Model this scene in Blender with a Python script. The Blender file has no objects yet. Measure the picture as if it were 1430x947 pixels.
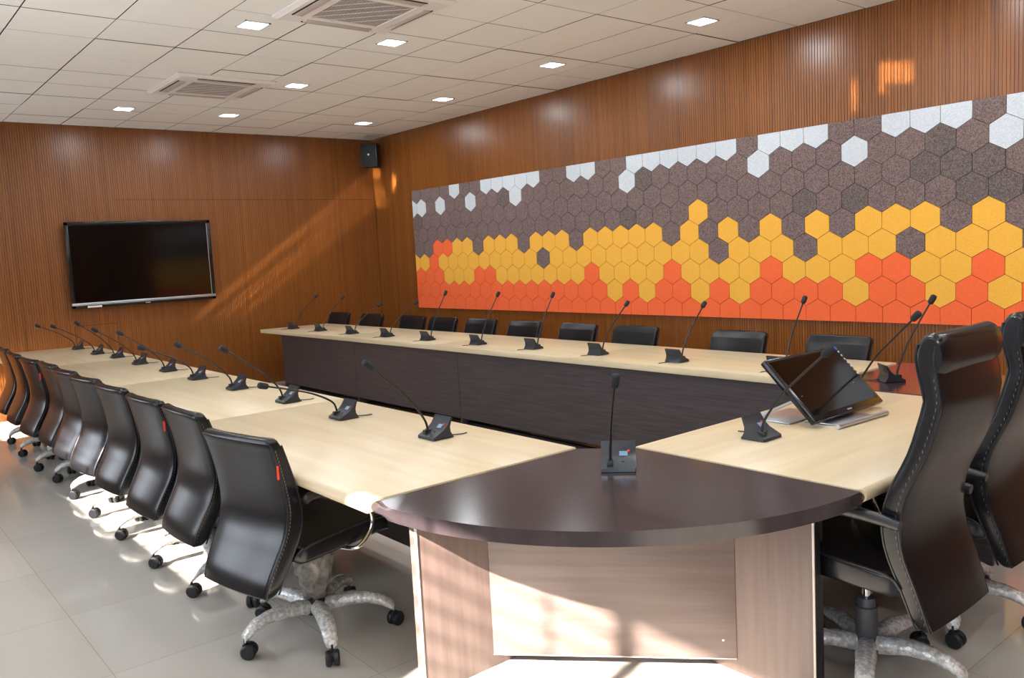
import bpy, bmesh, math, random
from mathutils import Vector, Matrix
random.seed(7)
S = bpy.context.scene
COL = S.collection
PI = math.pi
CEIL = 3.44
TZ = 0.80

# ------------------------------------------------------------------ camera
cam_data = bpy.data.cameras.new('camera')
cam_data.sensor_width = 36.0
cam_data.lens = 36.0 * 1168.44 / 1430.0
cam_data.clip_start = 0.05
cam = bpy.data.objects.new('camera', cam_data)
COL.objects.link(cam)
R_ = Vector((0.6386272649862771, 0.7677668685205319, -0.05185799859543269))
U_ = Vector((-0.04685135405318494, 0.10605926746605115, 0.9932554467043953))
F_ = Vector((-0.7680886453004826, 0.6318903919088665, -0.1037032572956528))
m = Matrix((R_, U_, -F_)).transposed().to_4x4()
m.translation = Vector((11.197227, -6.657999, 1.66))
cam.matrix_world = m
S.camera = cam

# ------------------------------------------------------------------ light and exposure
S.view_settings.view_transform = 'Standard'
S.view_settings.look = 'None'
S.view_settings.gamma = 1.0
S.view_settings.use_curve_mapping = False
S.view_settings.exposure = 0.25
W = bpy.data.worlds.new('sky')
S.world = W
W.use_nodes = True
bg = W.node_tree.nodes['Background']
bg.inputs[0].default_value = (0.72, 0.85, 1.0, 1)
bg.inputs[1].default_value = 6.0
S.cycles.use_denoising = True
S.cycles.max_bounces = 8
S.cycles.diffuse_bounces = 5
S.cycles.sample_clamp_indirect = 8.0

SUN_AZ, SUN_EL = math.radians(102), math.radians(35)
sun_dir = Vector((math.cos(SUN_AZ) * math.cos(SUN_EL), math.sin(SUN_AZ) * math.cos(SUN_EL), -math.sin(SUN_EL)))
sun = bpy.data.lights.new('sun', 'SUN')
sun.energy = 46.0
sun.angle = math.radians(0.9)
sun.color = (1.0, 0.90, 0.80)
so = bpy.data.objects.new('sun', sun)
COL.objects.link(so)
so.rotation_euler = sun_dir.to_track_quat('-Z', 'Y').to_euler()

# added area lamps imitating sunlight bounced off the floor and the monitor foot
def glint_lamp(x, y, z, sx, sy, d, power, spread):
    l = bpy.data.lights.new('added_glint_lamp', 'AREA')
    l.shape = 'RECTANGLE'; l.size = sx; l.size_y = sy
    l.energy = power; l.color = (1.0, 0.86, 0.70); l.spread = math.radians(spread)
    o = bpy.data.objects.new('added_glint_lamp', l)
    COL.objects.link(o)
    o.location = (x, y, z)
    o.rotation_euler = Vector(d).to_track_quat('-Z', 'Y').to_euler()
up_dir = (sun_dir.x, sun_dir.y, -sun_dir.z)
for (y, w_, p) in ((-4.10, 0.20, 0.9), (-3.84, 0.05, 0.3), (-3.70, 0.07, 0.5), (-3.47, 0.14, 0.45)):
    glint_lamp(0.68, y, 0.03, 0.80, w_ * 0.574, up_dir, p, 1.5)
glint_lamp(1.37, -3.75, 0.03, 0.12, 0.22, up_dir, 0.5, 2.0)
glint_lamp(8.86, -3.40, 0.83, 0.26, 0.20, (7.99 - 8.86, 3.40, 2.86 - 0.83), 0.5, 1.0)
glint_lamp(8.66, -3.40, 0.83, 0.05, 0.20, (7.65 - 8.66, 3.40, 2.78 - 0.83), 0.10, 1.0)

# openings in the window wall (y = YW): x0, x1, z0, z1
YW = -7.6
OPEN = [(0.3, 1.85, 1.62, 2.47), (4.75, 5.98, 1.6, 2.31), (6.1, 7.5, 1.66, 1.98), (8.97, 10.42, 0.9, 2.66), (11.5, 13.8, 0.9, 2.6)]  # last opening is unseen, added for ambient daylight
# unseen glowing panes added on the same wall as daylight fill: x0, x1, z0, z1
FROST = [(4.75, 7.4, 2.40, 2.95), (4.75, 5.98, 0.75, 1.5), (6.15, 7.4, 0.75, 1.58), (0.3, 1.85, 0.75, 1.52)]
FILL_E = 6.0
for (x0, x1, z0, z1) in OPEN:
    l = bpy.data.lights.new('window_portal', 'AREA')
    l.shape = 'RECTANGLE'
    l.size = x1 - x0
    l.size_y = z1 - z0
    l.cycles.is_portal = True
    o = bpy.data.objects.new('window_portal', l)
    COL.objects.link(o)
    o.location = ((x0 + x1) / 2, YW - 0.16, (z0 + z1) / 2)
    o.rotation_euler = (PI / 2, 0, 0)

LAMPS = [(5.06, -3.95), (5.10, -2.77), (5.09, -0.95), (6.84, -0.90), (3.2, -2.72), (3.19, -0.91), (1.3, -3.86), (1.32, -2.69), (1.37, -0.91),
         (8.65, -0.92), (10.45, -0.92), (7.3, -2.72), (9.1, -2.72), (7.3, -3.95), (9.1, -3.95), (11.5, -3.95), (11.5, -2.0),  # unseen downlights from here on, added for illumination
         (5.1, -5.9), (7.3, -5.9), (9.4, -5.9), (12.6, -6.2)]
LAMP_W = 10.0

# ------------------------------------------------------------------ materials
def lin(r, g, b):
    f = lambda c: (c / 255 / 12.92) if c / 255 <= 0.04045 else ((c / 255 + 0.055) / 1.055) ** 2.4
    return (f(r), f(g), f(b), 1)

def mat(name, col, rough=0.5, metal=0.0, spec=0.5, coat=0.0, emit=None, estr=0.0, alpha=1.0, trans=0.0):
    M = bpy.data.materials.new(name)
    M.use_nodes = True
    b = M.node_tree.nodes['Principled BSDF']
    b.inputs['Base Color'].default_value = col
    b.inputs['Roughness'].default_value = rough
    b.inputs['Metallic'].default_value = metal
    b.inputs['Specular IOR Level'].default_value = spec
    b.inputs['Coat Weight'].default_value = coat
    b.inputs['Coat Roughness'].default_value = 0.08
    b.inputs['Transmission Weight'].default_value = trans
    b.inputs['Alpha'].default_value = alpha
    if emit:
        b.inputs['Emission Color'].default_value = emit
        b.inputs['Emission Strength'].default_value = estr
    return M

def nd(M, t, **kw):
    n = M.node_tree.nodes.new(t)
    for k, v in kw.items():
        setattr(n, k, v)
    return n

def noise_col(M, c1, c2, scale=(1, 1, 1), nscale=5.0, detail=4.0, lo=0.35, hi=0.65, coord='Object', bump=0.0, rough=None):
    """two-colour noise on the base colour, optional bump"""
    nt = M.node_tree
    L = nt.links
    b = nt.nodes['Principled BSDF']
    tc = nd(M, 'ShaderNodeTexCoord')
    mp = nd(M, 'ShaderNodeMapping')
    mp.inputs['Scale'].default_value = scale
    nz = nd(M, 'ShaderNodeTexNoise')
    nz.inputs['Scale'].default_value = nscale
    nz.inputs['Detail'].default_value = detail
    rp = nd(M, 'ShaderNodeValToRGB')
    rp.color_ramp.elements[0].position = lo
    rp.color_ramp.elements[0].color = c1
    rp.color_ramp.elements[1].position = hi
    rp.color_ramp.elements[1].color = c2
    L.new(tc.outputs[coord], mp.inputs['Vector'])
    L.new(mp.outputs[0], nz.inputs['Vector'])
    L.new(nz.outputs['Fac'], rp.inputs['Fac'])
    L.new(rp.outputs['Color'], b.inputs['Base Color'])
    if bump:
        bp = nd(M, 'ShaderNodeBump')
        bp.inputs['Strength'].default_value = bump
        bp.inputs['Distance'].default_value = 0.002
        L.new(nz.outputs['Fac'], bp.inputs['Height'])
        L.new(bp.outputs[0], b.inputs['Normal'])
    return rp

M = {}
# grooved teak veneer: broad board-to-board variation plus fine vertical grain
def teak(name, axis):
    X = mat(name, lin(120, 62, 28), 0.31, spec=0.6)
    nt = X.node_tree
    L = nt.links
    b = nt.nodes['Principled BSDF']
    tc = nd(X, 'ShaderNodeTexCoord')
    m1 = nd(X, 'ShaderNodeMapping')
    m2 = nd(X, 'ShaderNodeMapping')
    if axis == 'x':
        m1.inputs['Scale'].default_value = (60, 1, 0.35)
        m2.inputs['Scale'].default_value = (260, 1, 3.0)
    else:
        m1.inputs['Scale'].default_value = (1, 60, 0.35)
        m2.inputs['Scale'].default_value = (1, 260, 3.0)
    n1 = nd(X, 'ShaderNodeTexNoise'); n1.inputs['Scale'].default_value = 0.35; n1.inputs['Detail'].default_value = 3
    n2 = nd(X, 'ShaderNodeTexNoise'); n2.inputs['Scale'].default_value = 1.0; n2.inputs['Detail'].default_value = 5
    L.new(tc.outputs['Object'], m1.inputs[0]); L.new(tc.outputs['Object'], m2.inputs[0])
    L.new(m1.outputs[0], n1.inputs['Vector']); L.new(m2.outputs[0], n2.inputs['Vector'])
    r1 = nd(X, 'ShaderNodeValToRGB')
    r1.color_ramp.elements[0].position = 0.3; r1.color_ramp.elements[0].color = lin(130, 76, 29)
    r1.color_ramp.elements[1].position = 0.7; r1.color_ramp.elements[1].color = lin(156, 95, 39)
    r2 = nd(X, 'ShaderNodeValToRGB')
    r2.color_ramp.elements[0].position = 0.35; r2.color_ramp.elements[0].color = (0.55, 0.50, 0.46, 1)
    r2.color_ramp.elements[1].position = 0.62; r2.color_ramp.elements[1].color = (1, 1, 1, 1)
    L.new(n1.outputs['Fac'], r1.inputs['Fac']); L.new(n2.outputs['Fac'], r2.inputs['Fac'])
    mx = nd(X, 'ShaderNodeMix', data_type='RGBA', blend_type='MULTIPLY')
    mx.inputs['Factor'].default_value = 0.75
    L.new(r1.outputs[0], mx.inputs['A']); L.new(r2.outputs[0], mx.inputs['B'])
    L.new(mx.outputs['Result'], b.inputs['Base Color'])
    return X
M['teak_x'] = teak('teak_panel_x', 'x')
M['teak_y'] = teak('teak_panel_y', 'y')
M['groove'] = mat('groove_shadow_gap', lin(40, 22, 12), 0.9)
M['ceil'] = mat('ceiling_tile', lin(246, 243, 236), 0.9, spec=0.1)
M['ceilgap'] = mat('ceiling_gap', lin(34, 28, 24), 0.9)
M['floor'] = mat('floor_tile', lin(176, 172, 165), 0.10, spec=0.55)
def floor_nodes():
    X = M['floor']; nt = X.node_tree; L = nt.links; b = nt.nodes['Principled BSDF']
    tc = nd(X, 'ShaderNodeTexCoord')
    mp = nd(X, 'ShaderNodeMapping'); mp.inputs['Location'].default_value = (-8.33 + 0.8 * 20, 5.08 + 0.8 * 20, 0)
    br = nd(X, 'ShaderNodeTexBrick'); br.offset = 0.0; br.squash = 1.0
    br.inputs['Scale'].default_value = 1.0
    br.inputs['Mortar Size'].default_value = 0.0017
    br.inputs['Mortar Smooth'].default_value = 0.1
    br.inputs['Brick Width'].default_value = 0.8
    br.inputs['Row Height'].default_value = 0.8
    br.inputs['Color1'].default_value = lin(190, 185, 176)
    br.inputs['Color2'].default_value = lin(181, 176, 168)
    br.inputs['Mortar'].default_value = lin(156, 150, 141)
    nz = nd(X, 'ShaderNodeTexNoise'); nz.inputs['Scale'].default_value = 1.3; nz.inputs['Detail'].default_value = 6
    rp = nd(X, 'ShaderNodeMapRange'); rp.inputs['To Min'].default_value = 0.05; rp.inputs['To Max'].default_value = 0.14
    rp.inputs['From Min'].default_value = 0.35; rp.inputs['From Max'].default_value = 0.65
    L.new(tc.outputs['Object'], mp.inputs[0]); L.new(mp.outputs[0], br.inputs['Vector'])
    L.new(br.outputs['Color'], b.inputs['Base Color'])
    L.new(tc.outputs['Object'], nz.inputs['Vector']); L.new(nz.outputs['Fac'], rp.inputs['Value'])
    L.new(rp.outputs[0], b.inputs['Roughness'])
floor_nodes()
M['cream'] = mat('cream_paint', lin(205, 198, 186), 0.8)
M['taupe'] = mat('taupe_paint', lin(150, 132, 114), 0.7)
M['grille'] = mat('window_grille_paint', lin(60, 60, 62), 0.5)
M['winframe'] = mat('window_frame_aluminium', lin(150, 150, 150), 0.4, metal=0.6)
M['fill_pane'] = mat('glowing_fill_pane', lin(200, 215, 235), 0.5, emit=(0.84, 0.91, 1.0, 1), estr=FILL_E)  # self-lit pane material, added to brighten the room
M['maple'] = mat('maple_laminate', lin(222, 205, 170), 0.33, spec=0.5)
noise_col(M['maple'], lin(199, 180, 145), lin(213, 197, 165), scale=(0.7, 9, 9), nscale=1.6, detail=5, lo=0.3, hi=0.7)
M['maple_y'] = mat('maple_laminate_crosswise', lin(222, 205, 170), 0.33, spec=0.5)
noise_col(M['maple_y'], lin(199, 180, 145), lin(213, 197, 165), scale=(9, 0.7, 9), nscale=1.6, detail=5, lo=0.3, hi=0.7)
M['wenge'] = mat('wenge_laminate', lin(66, 58, 60), 0.42)
noise_col(M['wenge'], lin(58, 50, 52), lin(76, 67, 69), scale=(1.2, 1.2, 40), nscale=2.5, detail=4)
M['wenge_top'] = mat('wenge_top_laminate', lin(58, 46, 46), 0.18, spec=0.5)
noise_col(M['wenge_top'], lin(46, 39, 42), lin(58, 50, 52), scale=(3, 9, 3), nscale=1.5, detail=5)
M['wenge_panel'] = mat('wenge_end_panel', lin(120, 100, 92), 0.40)
noise_col(M['wenge_panel'], lin(96, 80, 75), lin(108, 91, 85), scale=(14, 14, 0.8), nscale=2.2, detail=5)
M['wenge_cross'] = mat('wenge_cross_grain_panel', lin(132, 112, 106), 0.40)
noise_col(M['wenge_cross'], lin(94, 80, 76), lin(106, 91, 86), scale=(0.8, 0.8, 14), nscale=2.2, detail=5)
M['lightedge'] = mat('light_edge_band', lin(200, 188, 180), 0.4)
M['leather'] = mat('black_leather', lin(20, 20, 23), 0.25, spec=0.4)
noise_col(M['leather'], lin(18, 18, 21), lin(23, 23, 27), nscale=70, detail=3)
M['piping'] = mat('black_leather_piping', lin(24, 24, 28), 0.28)
M['stitch'] = mat('grey_stitching', lin(120, 116, 112), 0.7)
M['redtag'] = mat('red_tag', lin(225, 58, 30), 0.6)
M['blackplastic'] = mat('black_plastic', lin(26, 27, 29), 0.38)
M['greyplastic'] = mat('grey_plastic', lin(74, 74, 78), 0.45)
M['darkplastic'] = mat('dark_caster_plastic', lin(30, 31, 34), 0.45)
M['chrome'] = mat('chrome', lin(225, 225, 225), 0.12, metal=1.0)
M['satin'] = mat('brushed_aluminium', lin(196, 202, 210), 0.3, metal=0.85)
M['wrap'] = mat('bubble_wrap', lin(206, 205, 203), 0.2, metal=0.15, spec=0.9)
def wrap_nodes():
    X = M['wrap']; nt = X.node_tree; L = nt.links; b = nt.nodes['Principled BSDF']
    tc = nd(X, 'ShaderNodeTexCoord')
    v = nd(X, 'ShaderNodeTexVoronoi'); v.inputs['Scale'].default_value = 110
    n = nd(X, 'ShaderNodeTexNoise'); n.inputs['Scale'].default_value = 60; n.inputs['Detail'].default_value = 5
    ad = nd(X, 'ShaderNodeMath', operation='ADD')
    bp = nd(X, 'ShaderNodeBump'); bp.inputs['Strength'].default_value = 0.5; bp.inputs['Distance'].default_value = 0.003
    L.new(tc.outputs['Object'], v.inputs['Vector']); L.new(tc.outputs['Object'], n.inputs['Vector'])
    L.new(v.outputs['Distance'], ad.inputs[0]); L.new(n.outputs['Fac'], ad.inputs[1])
    L.new(ad.outputs[0], bp.inputs['Height']); L.new(bp.outputs[0], b.inputs['Normal'])
    rp = nd(X, 'ShaderNodeValToRGB')
    rp.color_ramp.elements[0].position = 0.38; rp.color_ramp.elements[0].color = lin(178, 176, 172)
    rp.color_ramp.elements[1].position = 0.62; rp.color_ramp.elements[1].color = lin(226, 225, 222)
    L.new(n.outputs['Fac'], rp.inputs['Fac']); L.new(rp.outputs[0], b.inputs['Base Color'])
wrap_nodes()
M['plasticbag'] = mat('clear_plastic_wrap', lin(150, 148, 142), 0.25, spec=0.7)
noise_col(M['plasticbag'], lin(96, 93, 89), lin(146, 143, 138), nscale=30, detail=6, bump=1.0)
M['screen'] = mat('dark_glass_screen', lin(6, 6, 7), 0.09, spec=0.5)
M['bezel'] = mat('glossy_black_bezel', lin(14, 15, 18), 0.2)
M['white'] = mat('white_plastic', lin(225, 224, 220), 0.5)
M['acwhite'] = mat('cassette_plastic', lin(236, 228, 222), 0.5)
M['acdark'] = mat('cassette_grille', lin(120, 106, 98), 0.7)
M['acslot'] = mat('cassette_slot', lin(196, 184, 175), 0.6)
M['glow'] = mat('downlight_diffuser', (0.9, 0.95, 1, 1), 0.5, emit=(0.80, 0.90, 1.0, 1), estr=14.0)
M['foam'] = mat('microphone_foam', lin(34, 36, 42), 0.85)
M['micbase'] = mat('microphone_base_plastic', lin(36, 41, 49), 0.33)
M['display'] = mat('microphone_display', lin(120, 150, 180), 0.2)
M['miclamp'] = mat('microphone_red_mark', lin(220, 40, 30), 0.5)
M['blue'] = mat('blue_label', lin(50, 90, 190), 0.5)
M['grille_black'] = mat('speaker_cloth', lin(16, 17, 20), 0.7)
def felt(name, a, b_):
    X = mat(name, a, 0.95, spec=0.1)
    noise_col(X, a, b_, nscale=120, detail=4, lo=0.38, hi=0.64, bump=0.1)
    return X
M['felt_brown'] = felt('brown_grey_felt', lin(100, 84, 82), lin(140, 121, 117))
M['felt_dark'] = felt('dark_grey_felt', lin(88, 78, 75), lin(126, 113, 108))
M['felt_white'] = felt('pale_grey_felt', lin(196, 203, 209), lin(214, 220, 225))
M['felt_yellow'] = felt('yellow_felt', lin(240, 178, 70), lin(247, 186, 80))
M['felt_orange'] = felt('orange_felt', lin(246, 108, 62), lin(252, 116, 70))
M['feltback'] = mat('panel_backing', lin(120, 100, 90), 0.9)

# ------------------------------------------------------------------ mesh helpers
class MB:
    def __init__(self):
        self.bm = bmesh.new()
    def box(self, lo, hi, bevel=0.0, seg=2, mx=None):
        t = bmesh.new()
        bmesh.ops.create_cube(t, size=1)
        c = [(lo[i] + hi[i]) / 2 for i in range(3)]
        s = [abs(hi[i] - lo[i]) for i in range(3)]
        for v in t.verts:
            v.co = Vector((v.co[0] * s[0] + c[0], v.co[1] * s[1] + c[1], v.co[2] * s[2] + c[2]))
        if bevel:
            bmesh.ops.bevel(t, geom=list(t.edges), offset=bevel, segments=seg, affect='EDGES', profile=0.5)
        self.add(t, mx)
        return self
    def add(self, t, mx=None):
        if mx is not None:
            bmesh.ops.transform(t, matrix=mx, verts=list(t.verts))
        me = bpy.data.meshes.new('tmp')
        t.to_mesh(me); t.free()
        self.bm.from_mesh(me)
        bpy.data.meshes.remove(me)
    def rings(self, rings, cap=True, closed=True):
        vs = [[self.bm.verts.new(p) for p in r] for r in rings]
        n = len(vs[0])
        for a, b in zip(vs, vs[1:]):
            for i in range(n if closed else n - 1):
                j = (i + 1) % n
                try: self.bm.faces.new((a[i], a[j], b[j], b[i]))
                except ValueError: pass
        if cap:
            try:
                self.bm.faces.new(list(reversed(vs[0])))
                self.bm.faces.new(vs[-1])
            except ValueError: pass
        return self
    def tube(self, pts, r, n=10, smooth=6, cap=True):
        P = [Vector(p) for p in pts]
        rr = r if isinstance(r, (list, tuple)) else [r] * len(P)
        if smooth and len(P) > 2:
            Q = []; RQ = []
            for i in range(len(P) - 1):
                p0 = P[max(i - 1, 0)]; p1 = P[i]; p2 = P[i + 1]; p3 = P[min(i + 2, len(P) - 1)]
                for k in range(smooth):
                    t = k / smooth
                    Q.append(0.5 * ((2 * p1) + (p2 - p0) * t + (2 * p0 - 5 * p1 + 4 * p2 - p3) * t * t + (3 * p1 - p0 - 3 * p2 + p3) * t ** 3))
                    RQ.append(rr[i] * (1 - t) + rr[i + 1] * t)
            Q.append(P[-1]); RQ.append(rr[-1])
            P, rr = Q, RQ
        rings = []
        up = None
        for i, p in enumerate(P):
            d = (P[min(i + 1, len(P) - 1)] - P[max(i - 1, 0)]).normalized()
            if up is None:
                up = Vector((0, 0, 1)) if abs(d.z) < 0.9 else Vector((1, 0, 0))
            s = d.cross(up).normalized()
            up = s.cross(d).normalized()
            rings.append([p + (s * math.cos(a) + up * math.sin(a)) * rr[i] for a in [2 * PI * k / n for k in range(n)]])
        return self.rings(rings, cap)
    def lathe(self, prof, n=24, at=(0, 0, 0), mx=None):
        t = MB()
        t.rings([[Vector((at[0] + r * math.cos(2 * PI * k / n), at[1] + r * math.sin(2 * PI * k / n), at[2] + z)) for k in range(n)] for r, z in prof])
        self.add(t.bm, mx)
        return self
    def prism(self, poly, z0, z1, bevel=0.0, seg=3):
        """extrude a ccw outline in xy from z0 to z1"""
        t = bmesh.new()
        a = [t.verts.new((x, y, z0)) for x, y in poly]
        b = [t.verts.new((x, y, z1)) for x, y in poly]
        n = len(poly)
        fb = t.faces.new(list(reversed(a))); ft = t.faces.new(b)
        for i in range(n):
            t.faces.new((a[i], a[(i + 1) % n], b[(i + 1) % n], b[i]))
        if bevel:
            es = [e for e in t.edges if (e in ft.edges or e in fb.edges)]
            bmesh.ops.bevel(t, geom=es, offset=bevel, segments=seg, affect='EDGES', profile=0.5)
        self.add(t)
        return self
    def mesh(self, name, ang=40, mats=None):
        bmesh.ops.remove_doubles(self.bm, verts=list(self.bm.verts), dist=1e-6)
        bmesh.ops.recalc_face_normals(self.bm, faces=list(self.bm.faces))
        me = bpy.data.meshes.new(name)
        self.bm.to_mesh(me); self.bm.free()
        me.polygons.foreach_set('use_smooth', [True] * len(me.polygons))
        try: me.set_sharp_from_angle(angle=math.radians(ang))
        except Exception: pass
        for p_ in me.polygons:
            if len(p_.vertices) > 4 and p_.area > 0.04: p_.use_smooth = False
        for mt in (mats or []): me.materials.append(mt)
        return me
    def build(self, name, material, parent=None, label=None, ang=40):
        o = bpy.data.objects.new(name, self.mesh(name, ang, [material]))
        COL.objects.link(o)
        if parent is not None: o.parent = parent
        if label: o['label'] = label
        return o

def tag(o, label=None, cat=None, group=None, kind=None):
    if label: o['label'] = label
    if cat: o['category'] = cat
    if group: o['group'] = group
    if kind: o['kind'] = kind
    return o

def thing(name, loc, rz=0.0, label=None, cat=None, group=None):
    o = bpy.data.objects.new(name, None)
    o.empty_display_size = 0.1
    COL.objects.link(o)
    o.location = loc; o.rotation_euler = (0, 0, rz)
    return tag(o, label, cat, group)

def copy_tree(o, parent=None):
    c = o.copy(); COL.objects.link(c)
    if parent is not None: c.parent = parent
    for ch in KIDS.get(o.name, []): copy_tree(ch, c)
    return c

def index_children():
    KIDS.clear()
    for o in COL.objects:
        if o.parent: KIDS.setdefault(o.parent.name, []).append(o)
KIDS = {}

def structure(name, mb, material):
    return tag(mb.build(name, material), kind='structure')

# ------------------------------------------------------------------ room shell
XR = 14.6
structure('floor', MB().box((-0.15, YW - 0.2, -0.15), (XR + 0.15, 0.15, 0)), M['floor'])

# ceiling: slab above, individual 0.6 m tiles with dark joints, as one structure
mb = MB()
X0, Y0, T = 4.75 - 0.6 * 8, 0.623, 0.6
g = 0.0042
xs = [X0 + T * i for i in range(0, 26)]
ys = [0.0, Y0] + [Y0 + T * j for j in range(1, 13)]
for i in range(len(xs) - 1):
    for j in range(len(ys) - 1):
        a, b = max(xs[i], 0) + g, min(xs[i + 1], XR) - g
        c, d = -min(ys[j + 1], 7.6) + g, -ys[j] - g
        if b - a < 0.02 or d - c < 0.02: continue
        dz = random.uniform(0, 0.004)
        mb.box((a, c, CEIL + dz), (b, d, CEIL + 0.015 + dz))
co = structure('ceiling', mb, M['ceil'])
co.data.materials.append(M['ceilgap'])
for p_ in co.data.polygons:
    if abs(p_.normal.z) < 0.5: p_.material_index = 1
structure('ceiling_backing', MB().box((-0.15, YW - 0.2, CEIL + 0.022), (XR + 0.15, 0.15, CEIL + 0.2)), M['ceilgap'])

# grooved teak walls: real vertical grooves
def grooved(axis, a0, a1, z0, z1, pitch=0.026, gw=0.005, dep=0.005):
    mb = MB(); bm = mb.bm
    prof = []
    a = a0
    while a < a1 - 1e-6:
        e = min(a + pitch, a1)
        prof += [(a, 0), (max(a, e - gw), 0), (max(a, e - gw), -dep), (e, -dep)]
        a = e
    P = lambda s, d, z: (s, -d, z) if axis == 'x' else (d, s, z)
    lo = [bm.verts.new(P(s, d, z0)) for s, d in prof]
    hi = [bm.verts.new(P(s, d, z1)) for s, d in prof]
    for i in range(len(prof) - 1):
        if prof[i] == prof[i + 1]: continue
        bm.faces.new((lo[i], lo[i + 1], hi[i + 1], hi[i]))
    return mb
# north (mural) wall y=0, surface faces -y ; west (screen) wall x=0, surface faces +x
wn = grooved('x', 0.0, XR, 0, CEIL)
me_o = structure('wall_north', wn, M['teak_x'])
structure('wall_north_core', MB().box((-0.15, 0.012, 0), (XR + 0.15, 0.15, CEIL)), M['groove'])
structure('wall_west', grooved('y', YW, 0.0, 0, CEIL), M['teak_y'])
structure('wall_west_core', MB().box((-0.15, YW - 0.2, 0), (-0.012, 0.15, CEIL)), M['groove'])
# flush service doors outlined by thin joints on the screen wall
def joint(mb, y0, y1, z0, z1):
    mb.box((-0.004, y0, z0), (0.0012, y1, z1))
mb = MB()
for (y0, y1, z0, z1) in [(-4.83, -4.826, 0.0, 1.03), (-4.30, -4.296, 0.0, 1.03), (-3.82, -3.816, 0.0, 1.04), (-4.30, -3.816, 1.03, 1.034), (-3.72, 0.0, 2.553, 2.558)]:
    joint(mb, y0, y1, z0, z1)
tag(mb.build('trim_1', M['groove']), kind='structure')
structure('wall_east', MB().box((XR, YW - 0.2, 0), (XR + 0.15, 0.15, CEIL)), M['teak_y'])
# window wall with openings
mb = MB()
for (x0, x1, z0, z1) in FROST:
    fw = MB()
    for q in range(3):
        a_ = x0 + (x1 - x0) * q / 3
        b_ = x0 + (x1 - x0) * (q + 1) / 3
        fw.box((a_ + 0.02, YW - 0.01, z0 + 0.03), (b_ - 0.02, YW + 0.004, z1 - 0.03))
    fo = MB().box((x0, YW - 0.02, z0), (x1, YW + 0.002, z1)).build('window_%d' % (6 + FROST.index((x0, x1, z0, z1))), M['winframe'])  # frame of an added glowing fill pane, not an opening
    tag(fo, kind='structure')
    fw.build('added_glow_pane', M['fill_pane'], fo)
cuts = sorted({-0.15, XR + 0.15} | {w_[0] for w_ in OPEN} | {w_[1] for w_ in OPEN})
for xa, xb in zip(cuts, cuts[1:]):
    z = 0.0
    for (x0, x1, z0, z1) in sorted((w_ for w_ in OPEN if w_[0] <= xa + 1e-6 and w_[1] >= xb - 1e-6), key=lambda w_: w_[2]):
        mb.box((xa, YW - 0.2, z), (xb, YW, z0))
        z = z1
    mb.box((xa, YW - 0.2, z), (xb, YW, CEIL))
structure('wall_south', mb, M['taupe'])
for k, (x0, x1, z0, z1) in enumerate(OPEN):
    w = MB()
    f = 0.03
    w.box((x0, YW - 0.13, z0), (x0 + f, YW - 0.07, z1)); w.box((x1 - f, YW - 0.13, z0), (x1, YW - 0.07, z1))
    w.box((x0, YW - 0.13, z0), (x1, YW - 0.07, z0 + f)); w.box((x0, YW - 0.13, z1 - f), (x1, YW - 0.07, z1))
    if k == 3:
        w.box((9.69, YW - 0.13, z0), (9.76, YW - 0.07, z1))
    wo = structure('window_%d' % (k + 1), w, M['winframe'])
    gb = MB()
    z = z0 + 0.1
    while z < z1 - 0.03:
        gb.box((x0 + f, YW - 0.105, z), (x1 - f, YW - 0.095, z + 0.014)); z += 0.13 if k != 3 else 0.115
    x = x0 + (0.33 if k != 3 else 0.48)
    while x < x1 - 0.1:
        gb.box((x, YW - 0.11, z0 + f), (x + 0.018, YW - 0.095, z1 - f)); x += 0.62 if k != 3 else 2.0
    gb.build('window_grille', M['grille'], wo)

# ------------------------------------------------------------------ hexagon felt mural on the north wall
HX0, HW = 1.06, 0.2275
HTOP, HBOT = 2.586, 0.929
HR = (HTOP - HBOT) / 13.0
NC = 44
row0 = 'GGGGWGGWWWWWGGWWGGWWWWWWGWWWGGWWWGWGGWWGGGWW'
def grid():
    rows = [list(row0)]
    def mk(default, d):
        r = [default] * (NC + 1)
        for k, v in d.items(): r[k] = v
        return r
    r1 = mk('G', {k: 'W' for k in (0, 1, 3, 6, 10, 18, 25, 29, 34, 38)}); 
    for k in (9, 19, 32): r1[k] = 'D'
    r2 = mk('G', {k: 'D' for k in (0, 31, 32, 33, 35)})
    r3 = mk('G', {22: 'Y', 18: 'D', 27: 'D', 29: 'D', 33: 'D', 34: 'D', 37: 'D'})
    r4 = mk('Y', {k: 'G' for k in (0, 1, 6, 10, 14, 20, 22, 24, 26, 28, 32, 34, 37, 41)}); r4[2] = r4[3] = 'O'
    r5 = mk('Y', {12: 'G', 23: 'G', 27: 'G', 31: 'G', 35: 'G', 2: 'O', 40: 'G'})
    r6 = mk('Y', {k: 'O' for k in (0, 1, 2, 6, 7, 15, 20, 25, 29, 30, 33, 38)})
    r7 = mk('O', {k: 'Y' for k in (17, 19, 22, 24, 29, 32, 34, 39)})
    r8 = mk('O', {})
    return rows + [r1, r2, r3, r4, r5, r6, r7, r8]
G = grid()
mural = thing('acoustic_panel_mural', (HX0, -0.012, HBOT), 0, 'long felt mural of white, grey, yellow and orange hexagons on the teak wall', 'wall panel')
MB().box((0, 0, 0), (HW * NC, 0.0105, HTOP - HBOT)).build('backing_board', M['feltback'], mural)
cells = {}
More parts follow.
